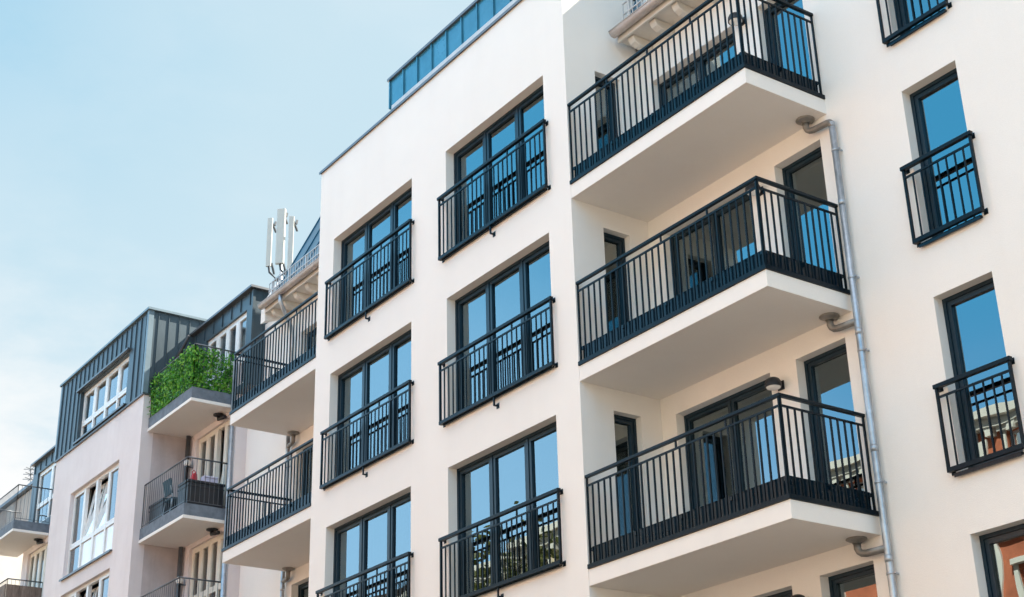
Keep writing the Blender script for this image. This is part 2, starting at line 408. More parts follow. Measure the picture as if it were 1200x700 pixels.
# return walls of the bay, each with a narrow balcony door
dz = {5.8: 2.205, 2.9: 2.345, 0.0: 2.345}
for xw, rot, y0 in ((0, R(90), .2505), (BX, R(-90), D)):
    L = D - .2505
    if rot > 0: o2 = [(.587 - y0, 1.09 - y0, z + .03, z + dz[z]) for z in FL]
    else: o2 = [(D - 1.09, D - .587, z + .03, z + dz[z]) for z in FL]
    part('side_wall', wall_mb(0, L, ZG, 9.74, o2, .25), M['render'], bld, (xw, y0, 0), rot)
    for a, b, c, d in o2:
        yy = y0 + a if rot > 0 else y0 - a
        dark_window(bld, (xw, yy, c), rot, b - a, d - c, 1, d=.12, sill=False, inner=curtains, fo=.045, sw=.052)
# recessed walls, right and left
wz = {5.8: 2.12, 2.9: 2.345, 0.0: 2.352, -2.9: 2.385}
ZE = 8.62
o3 = []
for z in (5.8, 2.9, 0.0, -2.9):
    o3.append((.317, 2.235, z + .03, z + wz[z], 2)); o3.append((2.72, 3.597, z + .03, z + wz[z] + (.02 if z < 5 else .0), 1))
rzt = {5.8: 2.36, 2.9: 2.3555, 0.0: 2.3806, -2.9: 2.38}
o4 = [(5.03, 5.889, z + sb, z + rzt[z]) for z in (5.8, 2.9, 0.0, -2.9)]
part('recessed_wall', wall_mb(-.25, 11, ZG, ZE, [o[:4] for o in o3] + o4, .25), M['render'], bld, (0, D, 0))
for a, b, c, d, n in o3: dark_window(bld, (a, D, c), 0, b - a, d - c, n, d=.15, sill=False, inner=curtains if n == 2 else None, fo=.045, mw=.012, sw=.05)
for a, b, c, d in o4:
    dark_window(bld, (a, D, c), 0, b - a, d - c, 1, d=.15)
    if c > -1: window_railing(bld, (a, D, c - sb), 0, b - a, 1.277, .262, hook=False)
XE = -14.15
mir = [(-8.009 - b, -8.009 - a, c, d, n) for a, b, c, d, n in o3 if c > -1]
part('recessed_wall', wall_mb(XE, BX + .25, ZG, ZE, [o[:4] for o in mir], .25), M['render'], bld, (0, D, 0))
for a, b, c, d, n in mir: dark_window(bld, (a, D, c), 0, b - a, d - c, n, d=.15, sill=False, fo=.045, mw=.012, sw=.05)
# balconies: right stack and left stack
for z, h in ((5.8, 1.40), (2.9, 1.30), (0.0, 1.294)):
    balcony(bld, 0, z, 1, h, None)
for z, h in ((5.8, 1.38), (2.9, 1.30)):
    balcony(bld, BX, z, -1, h, None)
# downpipes
for sgn, xb in ((1, 0), (-1, BX)):
    px = xb + (3.905 if sgn > 0 else -3.83); mb = MB()
    mb.tube([(px, D - .085, 5.34), (px, D - .085, 1.6), (px + .003, D - .085, -1.2), (px, D - .085, ZG)], .044, 18)
    for z in (4.1, 2.28, .75, -.6): mb.tube([(px, D - .085, z), (px, D - .085, z + .09)], .0478, 18)
    dp = part('downpipe', mb, M['zinc'], bld)
    for z in (4.9, 3.05, 2.05, .35, -.75):
        cl = MB().tube([(px, D - .085, z), (px, D - .085, z + .03)], .049, 18).bar((px + .05, D - .085, z + .015), (px + .05, D + .01, z + .015), .014, .02).bar((px + .055, D - .085, z + .015), (px + .085, D - .085, z + .015), .03, .018)
        part('clamp', cl, M['zinc'], dp)
# eaves: soffit board, corbels, gutter, snow guard, mansard roof
def eaves(x0, x1, endx):
    sf = MB(); sf.box(x0, x1, 1.02, D + .2, ZE + .001, ZE + .05).box(x0, x1, .985, 1.02, ZE - .03, ZE + .12)
    part('eaves_board', sf, M['eaves'], bld)
    n = int((x1 - x0) / .53)
    for i in range(n + 1):
        x = x0 + .22 + i * .53
        if x > x1 - .05: break
        cb = MB().prism([(1.06, ZE - .001), (D + .02, ZE - .001), (D + .02, ZE - .15), (1.2, ZE - .15), (1.11, ZE - .11), (1.07, ZE - .05)], 'x', x - .07, x + .07)
        part('corbel', cb, M['eaves'], bld, bevel=.012)
    g = MB(); n = 14; r = .085; cy, cz = .895, ZE + .115
    pr = [(cy + r * math.cos(math.pi + math.pi * i / n), cz + r * math.sin(math.pi + math.pi * i / n)) for i in range(n + 1)]
    pin = [(cy + (r - .008) * math.cos(math.pi + math.pi * i / n), cz + .001 + (r - .008) * math.sin(math.pi + math.pi * i / n)) for i in range(n + 1)]
    g.prism(pr + pin[::-1], 'x', x0, x1)
    g.prism(pr, 'x', endx - .004, endx + .004)
    g.tube([(x0, cy - r, cz), (x1, cy - r, cz)], .012, 8)
    k = int((x1 - x0) / .75)
    for i in range(k + 1):
        x = x0 + .35 + i * .75
        if x > x1: break
        pr2 = [(cy + (r + .006) * math.cos(math.pi + math.pi * j / n), cz + (r + .006) * math.sin(math.pi + math.pi * j / n)) for j in range(n + 1)]
        g.prism(pr2 + [(p[0] * .999 + .001 * cy, p[1]) for p in pr[::-1]], 'x', x - .015, x + .015)
    part('gutter', g, M['zinc_brown'], bld)
    rf = MB(); sl = .483; f = lambda z: 1.06 + (z - 8.78) * sl
    rf.prism([(f(8.78), 8.78), (f(11.7), 11.7), (6, 12.0), (6, 8.78)], 'x', x0, x1)
    for i in range(int((x1 - x0) / .62) + 1):
        x = x0 + .02 + i * .62
        rf.bar((x, f(9.2) - .012, 9.2), (x, f(11.7) - .012, 11.7), .022, .03)
    ro = part('roof', rf, M['blue'], bld)
    ap = MB(); ap.prism([(f(8.78) - .035, 8.77), (f(9.22) - .03, 9.22), (f(9.22) + .01, 9.22), (f(8.78) + .01, 8.77)], 'x', x0 + .003, x1 - .003)
    part('eaves_flashing', ap, M['clad'], ro)
    sg = MB(); y = 1.0
    for z in (8.86, 9.04, 9.24): sg.bar((x0 + .15, y, z), (x1, y, z), .02, .02)
    for i in range(int((x1 - x0 - .15) / .115)): x = x0 + .16 + i * .115; sg.bar((x, y, 8.86), (x, y, 9.24), .014, .014)
    for i in range(int((x1 - x0) / .8)): x = x0 + .3 + i * .8; sg.bar((x, y + .01, 8.8), (x, y + .01, 9.26), .026, .035).bar((x, y, 9.0), (x, f(9.0), 8.98), .02, .02)
    part('snow_guard', sg, M['guard'], bld)
eaves(.14, 11, .14)
eaves(-12.45, BX - .01, -12.45)
# swan neck from left gutter to the left downpipe
sn = MB(); sn.tube([(-11.5, .9, ZE + .05), (-11.5, .9, ZE - .12), (-11.55, 1.0, ZE - .26), (-11.75, 1.3, ZE - .55), (-11.84, D - .085, ZE - .75), (-11.84, D - .085, 5.3)], .045, 14)
part('downpipe', sn, M['zinc'], bld)
pw = MB(); f = lambda z: 1.06 + (z - 8.78) * .483
pw.prism([(1.0, 8.4), (D + .02, ZE), (3.2, ZE), (3.2, 9.45), (f(9.5) + .2, 9.5), (f(9.5) - .06, 9.5), (1.0, 8.85)], 'x', -12.66, -12.452)
part('party_wall', pw, M['render'], bld)
# bay roof: coping, flashing, set-back blue metal parapet
cp = MB(); cp.box(BX - .03, .03, -.035, .30, 9.742, 9.775).box(BX - .03, .03, -.043, -.0355, 9.722, 9.775)
cp.box(-.27, .035, .301, D + .3, 9.742, 9.775).box(BX - .035, BX + .27, .301, D + .3, 9.742, 9.775)
part('coping', cp, M['coping'], bld)
fx = MB(); fx.box(-5.28, -.1, .0, .30, 9.778, 9.912)
part('flashing', fx, M['guard'], bld)
pp = MB(); pp.box(-5.42, .0, .05, .32, 9.92, 10.53)
for i in range(12): x = -5.41 + i * .495; pp.box(x - .014, x + .014, .022, .06, 9.92, 10.53)
pen = part('roof_parapet', pp, M['parapet'], bld)
pc = MB(); pc.box(-5.46, .04, .0, .36, 10.53, 10.585)
part('cap_rail', pc, M['coping'], pen)
# closed interior: floors, partitions, back and far end walls, flat roof
it = MB()
for z in (8.45, 5.57, 2.67, -.23, -3.13, -6.3):
    it.box(BX + .26, -.26, .26, D + .2, z, z + .14).box(XE + .05, 10.9, D + .26, 8.9, z, z + .14)
it.box(BX + .26, -.26, .26, D + .2, 9.5, 9.6)
for x in (-14.0, -11.0, -8.3, -4.0, -.2, 2.48, 4.6, 7.5, 10.8): it.box(x - .05, x + .05, D + .27, 8.9, ZG, 8.45)
it.box(-4.03, -3.93, .27, D + .25, ZG, 9.5)
it.box(XE + .03, 10.95, 5.0, 5.1, ZG, 8.45)
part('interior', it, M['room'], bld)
sh = MB(); sh.box(XE, 11, 8.9, 9.1, ZG, 8.77); sh.box(XE, XE + .2, D + .26, 8.9, ZG, 8.77); sh.box(10.9, 11, D + .26, 8.9, ZG, 8.6); sh.box(BX + .02, -.02, .26, 6.0, 9.62, 9.70); sh.box(XE, -12.46, D, 8.9, ZE + .01, 8.77)
sh.box(-12.4, 10.9, 6.01, 8.9, 8.6, 8.7)
part('back_wall', sh, M['render'], bld)

# wall lamps on the recessed wall (one per storey beside the balcony doors)
def wall_lamp(x, z, label):
    t = empty('wall_lamp', (x, D, z), label, 'wall lamp', 'black dome lamps on the white wall')
    b = MB(); cy = D - .15
    b.lathe((x, cy, z), [(0, .085), (.05, .082), (.088, .06), (.108, .02), (.112, -.035), (.112, -.05)], 24)
    b.lathe((x, cy, z), [(.112, -.05), (.100, -.05), (.100, -.02), (0, -.02)], 24)
    b.box(x - .03, x + .03, cy + .09, D + .002, z - .02, z + .03).box(x - .055, x + .055, D - .018, D + .003, z - .06, z + .06)
    part('housing', b, M['black'], t)
    s = MB(); s.lathe((x, cy, z), [(0, -.075), (.06, -.073), (.092, -.06), (.098, -.04), (.098, -.022)], 24)
    part('lamp_glass', s, M['lampglass'], t)
wall_lamp(2.42, 5.8 + 2.04, 'black dome wall lamp above the topmost right balcony')
wall_lamp(2.42, 2.9 + 2.10, 'black dome wall lamp behind the railing corner of the middle right balcony')
wall_lamp(2.42, 2.10, 'black dome wall lamp clear above the railing of the lowest right balcony')
wall_lamp(2.46, -2.9 + 2.12, 'black dome wall lamp under the lowest right balcony, cut by the picture edge')

# ------------------------------------------------------------------ neighbouring building
nb = empty('neighbour_building', (-21, 5, ZG), 'older pinkish apartment building with dark zinc top storey and white windows', 'building')
LX0, LX1 = -22.9, -16.8
YR = 1.2
def white_window(root, loc, rot, w, h, n, d, transom=None, mat='white', tilt=(), panel=False, glass='glass2', sill=True, hide=None):
    fr = MB(); fo = .07; mw = .085
    fr.box(0, fo, d, d + .08, 0, h).box(w - fo, w, d, d + .08, 0, h).box(fo, w - fo, d, d + .08, h - fo, h).box(fo, w - fo, d, d + .08, 0, fo)
    cw = (w - 2 * fo - (n - 1) * mw) / n; cells = []
    for i in range(n):
        x = fo + i * (cw + mw); cells.append((x, x + cw))
        if i: fr.box(x - mw - (.02 if i * 2 == n else 0), x + (.02 if i * 2 == n else 0), d - .01, d + .08, fo, h - fo)
    zt = transom if transom else fo
    if transom: fr.box(fo, w - fo, d - .004, d + .08, zt - .04, zt + .04)
    z0 = zt + .04 if transom else fo
    for i, (a, b) in enumerate(cells):
        if i in tilt: continue
        sash(fr, a + .003, b - .003, z0 + .003, h - fo - .003, d - .006, d + .07, .05)
    win = part('window', fr, M[mat], root, loc, rot)
    for i, (a, b) in enumerate(cells):
        if i in tilt:
            ts = MB(); H = h - fo - z0 - .01; ang = R(9)
            sash(ts, a + .004, b - .004, 0, H, 0, .06, .06)
            ts.v = [(x, d + y * math.cos(ang) + z * math.sin(ang), z0 + .005 + z * math.cos(ang) - y * math.sin(ang)) for x, y, z in ts.v]
            part('tilted_sash', ts, M[mat], win)
            g = MB(); q = [(a + .05, .025, .05), (b - .05, .025, .05), (b - .05, .025, H - .05), (a + .05, .025, H - .05)]
            g.quad(*[(x, d + y * math.cos(ang) + z * math.sin(ang), z0 + .005 + z * math.cos(ang) - y * math.sin(ang)) for x, y, z in q])
            part('pane', g, M[glass], win)
        else: pane(win, a + .04, b - .04, z0 + .04, h - fo - .04, d + .03, M[glass])
        if transom:
            if panel and i > 0: pane(win, a + .01, b - .01, fo + .01, zt - .05, d + .03, M['whitepanel'], 'panel')
            else: pane(win, a + .01, b - .01, fo + .01, zt - .05, d + .03, M[glass])
    for k, (a, b) in enumerate(cells):
        if k in tilt: continue
        mb = MB(); n_ = 12; zc = z0 + .02 + random.choice((0, 0, .5)) * (h - z0)
        P_ = [(a + (b - a) * i / n_, d + .17 + .022 * math.sin(i * 1.9 + k)) for i in range(n_ + 1)]
        for i in range(n_): mb.quad((*P_[i], zc), (*P_[i + 1], zc), (*P_[i + 1], h - .05), (*P_[i], h - .05))
        part('curtain', mb, M['curtain'], win)
    if sill:
        s = MB(); s.box(-.06, w + .06, -.06, d + .02, -.03, -.003).box(-.06, w + .06, -.066, -.056, -.055, -.003)
        part('sill', s, M['steel'], win)
    return win
# bay front
w1, w2 = (-21.45, -18.1, 4.38, 6.62), (-21.45, -18.1, 1.73, 3.96)
part('front_wall', wall_mb(LX0, LX1, ZG, 7.86, [w1, w2], .3), M['render_old'], nb)
for a, b, c, d in (w1, w2):
    white_window(nb, (a, 0, c), 0, b - a, d - c, 4, .10, .78, tilt=(1, 2), panel=True)
o5 = []
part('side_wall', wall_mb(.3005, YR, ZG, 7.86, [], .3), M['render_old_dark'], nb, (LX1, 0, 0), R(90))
part('side_wall', wall_mb(-YR, -.3005, ZG, 7.86, [], .3), M['render_old'], nb, (LX0, 0, 0), R(-90))
def seams(x0, x1, z0, z1, step, opening=None):
    mb = MB(); n = int(round((x1 - x0) / step))
    for i in range(n + 1):
        x = x0 + (x1 - x0) * i / n
        if opening and opening[0] - .05 < x < opening[1] + .05:
            mb.box(x - .008, x + .008, -.028, .002, opening[3] + .08, z1)
        else: mb.box(x - .008, x + .008, -.028, .002, z0, z1)
    return mb
# zinc-clad top storey of the bay
w0 = (-21.35, -17.95, 7.98, 9.36)
part('zinc_storey', wall_mb(LX0 - .03, LX1 + .03, 7.90, 10.05, [w0], .3).extend(seams(LX0 + .1, LX1 - .12, 7.92, 10.02, .33, w0)), M['clad'], nb, (0, -.03, 0))
white_window(nb, (w0[0], -.03, w0[2]), 0, w0[1] - w0[0], w0[3] - w0[2], 4, .10, .46)
lt = MB(); lt.box(w0[0] - .12, w0[1] + .1, -.13, -.032, w0[3] + .02, w0[3] + .07)
part('window_hood', lt, M['steel'], nb)
part('zinc_storey', wall_mb(.2705, 3.0, 7.90, 10.05, [], .3).extend(seams(.20, 2.9, 7.92, 10.02, .265)), M['clad'], nb, (LX1 + .03, 0, 0), R(90))
part('zinc_storey', wall_mb(-3.0, -.2705, 7.90, 10.05, [], .3), M['clad'], nb, (LX0 - .03, 0, 0), R(-90))
ct = MB(); ct.box(LX1 - .06, LX1 + .055, -.06, .07, 7.9, 10.05)
part('corner_trim', ct, M['clad_cap'], nb)
part('corner_trim', MB().box(LX0 - .055, LX0 + .05, -.06, .05, 7.9, 10.05), M['clad_cap'], nb)
cc = MB(); cc.box(LX0 - .1, LX1 + .1, -.1, 3.1, 10.052, 10.11)
part('coping', cc, M['clad_cap'], nb)
db = MB(); db.box(LX0 - .04, LX1 + .05, -.055, -.002, 7.862, 7.898).box(LX1 + .002, LX1 + .055, -.001, YR, 7.862, 7.898)
part('drip_edge', db, M['steel'], nb)
# recessed walls right (towards the white building) and left
XR = -14.1
rw = [(-16.3, -14.3, 4.66, 6.80), (-16.3, -14.3, 1.98, 4.14)]
part('recessed_wall', wall_mb(LX1 - .3, XR, ZG, 8.2, rw, .27), M['render_old'], nb, (0, YR, 0))
for i, (a, b, c, d) in enumerate(rw):
    white_window(nb, (a, YR, c), 0, b - a, d - c, 4, .07, .95 if i else None, mat='cream', sill=False, tilt=(2,) if i == 0 else ())
XF = -28.95
lw = [(-28.45, -26.1, 4.66, 6.75)]
part('recessed_wall', wall_mb(XF, LX0 + .3, ZG, 7.3, lw, .3), M['render_old'], nb, (0, YR, 0))
for a, b, c, d in lw: white_window(nb, (a, YR, c), 0, b - a, d - c, 5, .07, None, mat='cream', sill=False)
# dormers
def dormer(x0, x1, yf, win, z1, seam, endtrim):
    part('dormer', wall_mb(x0, x1, 7.25, z1, [win], .25).extend(seams(x0 + .15, x1 - .15, win[3] + .05, z1 - .02, seam)), M['clad'], nb, (0, yf, 0))
    white_window(nb, (win[0], yf, win[2]), 0, win[1] - win[0], win[3] - win[2], 4, .06, .62, sill=False)
    s = MB(); s.box(x1 - .25, x1, yf + .252, 4.0, 7.25, z1)
    for i in range(8): y = yf + .26 + i * .3; s.box(x1 - .001, x1 + .022, y - .008, y + .008, 7.27, z1 - .02)
    part('dormer_cheek', s, M['clad'], nb)
    sm = MB()
    sm.box(x1 - .05, x1 + .03, yf - .03, yf + .04, 7.27, z1 - .01)
    part('corner_trim', sm, M['clad'], nb)
    c = MB(); c.box(x0 - .02, x1 + .10, yf - .12, 4.1, z1 + .001, z1 + .055)
    part('roof_edge', c, M['coping'], nb)
dormer(-16.75, -13.42, 1.15, (-16.0, -13.75, 7.4, 9.2), 9.60, .48, 0)
dormer(-28.75, -22.95, 1.18, (-28.3, -23.5, 7.5, 9.22), 9.56, .5, 0)
vt = MB(); vt.tube([(-14.6, 1.6, 9.62), (-14.6, 1.6, 9.82)], .06, 12).lathe((-14.6, 1.6, 9.82), [(.1, 0), (.1, .04), (0, .1)], 12)
part('roof_vent', vt, M['antenna'], nb)
nr = MB(); nr.box(XF, XR - .01, 4.12, 9, 7.2, 9.5).box(LX0 + .3, LX1 - .3, .31, 3.0, 7.6, 7.8).box(LX0 + .3, LX1 - .3, .31, 4.0, 9.9, 10.04)
nr.box(LX0 + .31, LX1 - .31, .31, 8, 5.9, 6.1)
part('back_block', nr, M['clad'], nb)
ni = MB()
for z in (-.8, 1.85, 4.5, 7.15): ni.box(LX0 + .31, LX1 - .31, .31, 4.1, z, z + .1).box(LX1 - .3, XR - .05, YR + .28, 4.1, z, z + .1).box(XF + .05, LX0 + .3, YR + .31, 4.1, z, z + .1)
ni.box(XF + .05, XR - .05, 4.0, 4.1, ZG, 7.2)
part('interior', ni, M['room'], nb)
ew = MB(); ew.box(XF, XF + .3, YR + .301, 9, ZG, 7.3)
part('end_wall', ew, M['render_old'], nb)
es = MB(); es.box(XR - .3, XR - .003, YR + .272, D - .002, ZG, 8.2)
# dark corner pipes
dpm = MB(); dpm.tube([(LX1 + .2, YR - .09, 8.0), (LX1 + .2, YR - .09, ZG)], .055, 14)
part('downpipe', dpm, M['steel'], nb)
dpm = MB(); dpm.tube([(XR - .07, YR - .075, 8.0), (XR - .07, YR - .075, ZG)], .05, 14)
part('downpipe', dpm, M['zinc'], nb)

def thin_balcony(x0, x1, z, left_side=False, right_side=True, floor=.26, lip=.08, y0=.15, rail_h=1.05, gap=.115):
    sl = MB(); sl.box(x0, x1, y0, YR + .02, z - floor - lip, z - floor - .004)
    b = part('balcony', sl, M['render'], nb, bevel=.006)
    kb = MB(); kb.box(x0 + .002, x1 - .012, y0 + .012, YR - .002, z - floor, z)
    part('kerb', kb, M['conc'], b)
    r = MB(); y = y0 + .04; xe = x1 - .04
    runs = [((x0 + .02, y), (xe, y)), ((xe, y), (xe, YR - .02))]
    if left_side: runs.append(((x0 + .03, y), (x0 + .03, YR - .02)))
    for p, q in runs:
        p, q = Vector(p), Vector(q); L = (q - p).length; n = round(L / gap)
        r.tube([(*p, z + rail_h), (*q, z + rail_h)], .018, 8); r.bar((*p, z + .06), (*q, z + .06), .012, .012)
        for i in range(n + 1):
            c = p + (q - p) * i / n; e = i in (0, n)
            r.bar((*c, z - .02 if e else z + .06), (*c, z + rail_h), .016 if e else .009)
    part('railing', r, M['steel'], b)
    dr = MB(); dx, dy, dzz = x1 - .55, YR - .12, z - floor - lip
    dr.lathe((dx, dy, dzz), [(0, .001), (.13, .001), (.13, -.03), (.05, -.06)], 12)
    dr.tube([(dx, dy, dzz - .04), (dx, dy, dzz - .12), (dx + .3, dy + .03, dzz - .14)], .045, 10)
    part('drain_pipe', dr, M['black'], b)
    return b
bx0, bx1 = LX1 + .004, -14.28
thin_balcony(bx0, bx1, 7.29); thin_balcony(bx0, bx1, 4.585); thin_balcony(bx0, bx1, 1.90)
thin_balcony(-29.6, -26.72, 7.26, left_side=True)
thin_balcony(-29.6, -26.72, 4.50, left_side=True)
wk = MB(); wk.box(-29.6, -26.70, .12, .15, 4.45, 5.38).box(-26.72, -26.69, .16, YR - .03, 4.45, 5.38)
tag(meshobj('wicker_screen', wk, M['wicker']), 'brown wicker privacy screen tied round the far-off lowest balcony', 'privacy screen')

# globe lamps of the neighbour
for z, lab in ((6.22, 'white globe wall lamp above the balcony with black boxes'), (3.42, 'white globe wall lamp under the balcony with black boxes')):
    t = empty('globe_lamp', (-16.42, YR, z), lab, 'wall lamp', 'white globe lamps on the older building')
    g = MB(); g.lathe((-16.42, YR - .15, z), [(0, -.09)] + [(.09 * math.sin(a), -.09 * math.cos(a)) for a in [math.pi * i / 10 for i in range(1, 10)]] + [(0, .09)], 16)
    part('globe', g, M['lampglass'], t)
    h = MB(); h.bar((-16.42, YR - .13, z - .09), (-16.42, YR + .002, z - .09), .03, .03).lathe((-16.42, YR - .15, z), [(.06, -.10), (.06, -.075), (0, -.07)], 12)
    part('bracket', h, M['steel'], t)

# ------------------------------------------------------------------ ivy privacy screen, parasol and things on the balconies
def leaf_cloud(mb, sampler, n, size):
    for _ in range(n):
        p, nrm = sampler(); p, nrm = Vector(p), Vector(nrm)
        nrm = (nrm + Vector((random.gauss(0, .55), random.gauss(0, .55), random.gauss(.15, .5)))).normalized()
        a = nrm.cross(Vector((random.gauss(0, 1), random.gauss(0, 1), random.gauss(0, 1)))).normalized(); b = nrm.cross(a)
        s = size * random.uniform(.55, 1.3); k = random.uniform(.1, .35) * s
        v = [p - a * s, p - a * s * .3 + b * s * .62 + nrm * k, p + a * s * .45 + b * s * .45 + nrm * k * .8, p + a * s, p + a * s * .45 - b * s * .45 + nrm * k * .8, p - a * s * .3 - b * s * .62 + nrm * k]
        mb._add(v, [(0, 1, 2, 3), (0, 3, 4, 5)])
iv = MB()
def clump():
    return random.random()
cl_f = [(random.uniform(bx0, bx1), random.uniform(7.3, 8.3)) for _ in range(60)]
cl_s = [(random.uniform(.2, 1.15), random.uniform(7.3, 8.3)) for _ in range(34)]
def samp_front():
    if random.random() < .6:
        c = random.choice(cl_f); x, z = random.gauss(c[0], .12), random.gauss(c[1], .11)
    else: x, z = random.uniform(bx0, bx1), random.uniform(7.27, 8.3)
    x = min(max(x, bx0 + .05), bx1 - .06); z = min(max(z, 7.31), 8.33 + random.gauss(0, .06))
    return (x, .215 + random.gauss(0, .045), z), (0, -1, .2)
def samp_side():
    if random.random() < .6:
        c = random.choice(cl_s); y, z = random.gauss(c[0], .10), random.gauss(c[1], .11)
    else: y, z = random.uniform(.2, 1.15), random.uniform(7.27, 8.25)
    y = min(max(y, .16), 1.18); z = min(max(z, 7.31), 8.30 + random.gauss(0, .03))
    if y > .75 and random.random() < .45: z = 7.25 + (z - 7.25) * .75
    return (bx1 - .06 + random.gauss(0, .035), y, z), (1, 0, .2)
leaf_cloud(iv, samp_front, 6000, .036); leaf_cloud(iv, samp_side, 2000, .036)
tag(meshobj('ivy_screen', iv, M['ivy']), 'green leafy ivy screen covering the railing of the balcony below the zinc storey', 'hedge screen')

pa = empty('folded_parasol', (-16.5, .62, 7.3), 'dark folded parasol leaning behind the green ivy screen', 'parasol')
m_ = MB(); m_.tube([(-16.6, .6, 8.1), (-16.45, .6, 8.75), (-15.75, .6, 9.14)], [.06, .07, .03], 10)
part('canopy', m_, M['black'], pa)
m_ = MB(); m_.tube([(-16.62, .6, 7.3), (-16.6, .6, 8.12)], .022, 8)
part('pole', m_, M['steel'], pa)

def storage_box(x0, x1, y0, y1, z0, z1, label):
    t = empty('storage_box', ((x0 + x1) / 2, (y0 + y1) / 2, z0), label, 'storage box', 'dark storage boxes on the balcony')
    b = MB(); b.box(x0, x1, y0, y1, z0, z1 - .06).box(x0 - .01, x1 + .01, y0 - .01, y1 + .01, z1 - .16, z1 - .12)
    part('body', b, M['black'], t, bevel=.01)
    l = MB(); l.box(x0 - .02, x1 + .02, y0 - .02, y1 + .02, z1 - .058, z1)
    part('lid', l, M['black'], t, bevel=.01)
storage_box(-14.95, -14.40, .27, 1.12, 4.587, 5.17, 'large black storage box at the outer corner of the balcony')
storage_box(-16.66, -15.85, .30, .75, 4.587, 5.12, 'smaller dark storage box at the bay end of the balcony')
ch = empty('balcony_chair', (-15.62, .5, 4.587), 'teal fabric balcony chair between two black storage boxes', 'chair')
m_ = MB(); m_.box(-15.85, -15.43, .32, .74, 5.0, 5.045); part('seat', m_, M['teal'], ch, bevel=.015)
m_ = MB(); m_.prism([(.32, 5.12), (.35, 5.12), (.29, 5.47), (.25, 5.47)], 'x', -15.86, -15.42); part('backrest', m_, M['teal'], ch, bevel=.01)
for xx in (-15.84, -15.44):
    for yy, ty in ((.34, .30), (.72, .76)):
        m_ = MB(); m_.bar((xx, yy, 5.01), (xx, ty, 4.587), .022); part('leg', m_, M['zinc'], ch)
m_ = MB()
for xx in (-15.84, -15.44): m_.bar((xx, .36, 5.0), (xx, .29, 5.3), .02)
part('back_frame', m_, M['zinc'], ch)
# red bag and folded cloth on the big box
rb = empty('red_bag', (-14.62, .5, 5.172), 'small red bag standing on the large black storage box', 'bag')
m_ = MB(); m_.prism([(.40, 5.172), (.56, 5.172), (.54, 5.36), (.50, 5.40), (.44, 5.37)], 'x', -14.70, -14.56); part('body', m_, M['red'], rb, bevel=.02)
m_ = MB(); m_.tube([(-14.63, .45, 5.36), (-14.63, .44, 5.42), (-14.63, .48, 5.46), (-14.63, .52, 5.42), (-14.63, .51, 5.36)], .01, 8); part('handle', m_, M['red'], rb)
fc = MB()
for i in range(4): fc.box(-14.74 + .008 * (i % 2), -14.50 - .01 * (i % 3), .66 + .006 * i, 1.02 - .005 * (i % 2), 5.172 + i * .045, 5.172 + i * .045 + .041)
o = meshobj('folded_cloth', fc, M['linen'], .012)
tag(o, 'pale lavender folded cloth lying on the large black storage box', 'cloth')

# ------------------------------------------------------------------ roof antennas
def panel_antenna(x, y, z0, z1, w, label, rot=0):
    t = empty('panel_antenna', (x, y, z0), label, 'antenna', 'white mobile phone antennas on the roof')
    b = MB(); h = w * .45
    b.prism([(-w / 2, -h * .35), (-w * .42, -h / 2), (w * .42, -h / 2), (w / 2, -h * .35), (w / 2, h / 2), (-w / 2, h / 2)], 'z', z0, z1)
    ca, sa = math.cos(rot), math.sin(rot)
    b.v = [(x + px * ca - py * sa, y + px * sa + py * ca, pz) for px, py, pz in b.v]
    part('radome', b, M['antenna'], t, bevel=.015)
    k = MB(); k.bar((x, y + .06, z1 - .14), (x - .42, y + .38, z1 - .14), .05, .05).bar((x + .02, y + .13, z1 - .20), (x + .02, y + .15, z1 - .08), .05, .05)
    part('bracket', k, M['steel'], t)
    k = MB(); k.bar((x, y + .1, z0 + .1), (x - .42, y + .38, z0 + .06), .05, .07)
    part('bracket', k, M['steel'], t)
    c = MB()
    for j in range(2): c.tube([(x + .05 * j, y, z0), (x + .02 + .05 * j, y + .02, z0 - .18), (x + .18 + .06 * j, y + .2, z0 - .42 - .08 * j), (x + .5, y + .35, z0 - .5), (x + .62, y + .45, z0 - .9)], .018, 8)
    part('cable', c, M['black'], t)
panel_antenna(-17.72, 3.5, 12.5, 13.96, .14, 'slim white panel antenna, leftmost of three on the roof mast', R(46))
panel_antenna(-17.04, 3.5, 12.3, 13.93, .23, 'tallest and widest white panel antenna, middle one on the roof mast', R(46))
panel_antenna(-16.52, 3.55, 11.9, 13.50, .14, 'shorter white panel antenna rising just beside the blue roof slope', R(58))
ma = empty('antenna_mast', (-17.85, 3.95, 9.5), 'grey steel mast holding three white antennas above the roofs', 'mast')
m_ = MB(); m_.tube([(-17.85, 3.95, 9.5), (-17.85, 3.95, 13.5)], .05, 10); part('pole', m_, M['zinc'], ma)
m_ = MB()
for z in (12.4,): m_.bar((-18.25, 3.95, z), (-17.1, 3.95, z), .05, .05)
part('crossbar', m_, M['steel'], ma)

# ------------------------------------------------------------------ distant building with its aerial
dbd = empty('concrete_building', (-50, 11, ZG), 'distant building with a bare stained concrete gable wall', 'building')
m_ = MB(); m_.prism([(8, ZG), (8, 15.7), (13, 17.2), (20, 15.0), (20, ZG)], 'x', -50.5, -49.6)
m_.box(-70, -50.51, 8.0, 8.4, ZG, 15.9).box(-70, -50.51, 8.41, 19, 14.5, 15.2)
part('gable_wall', m_, M['conc_far'], dbd)
m_ = MB(); m_.box(-70, -49.5, 7.8, 8.9, 15.95, 16.1); part('coping', m_, M['coping'], dbd)
m_ = MB(); m_.box(-75, -49.0, 5.5, 7.9, ZG, 12.9); part('lower_block', m_, M['greyr'], dbd)
ta = empty('roof_aerial', (-53.1, 8.5, 15.6), 'thin television aerial on a pole above the distant concrete wall', 'aerial')
m_ = MB(); m_.tube([(-53.1, 8.5, 15.5), (-53.75, 8.5, 17.7)], .03, 8); part('pole', m_, M['steel'], ta)
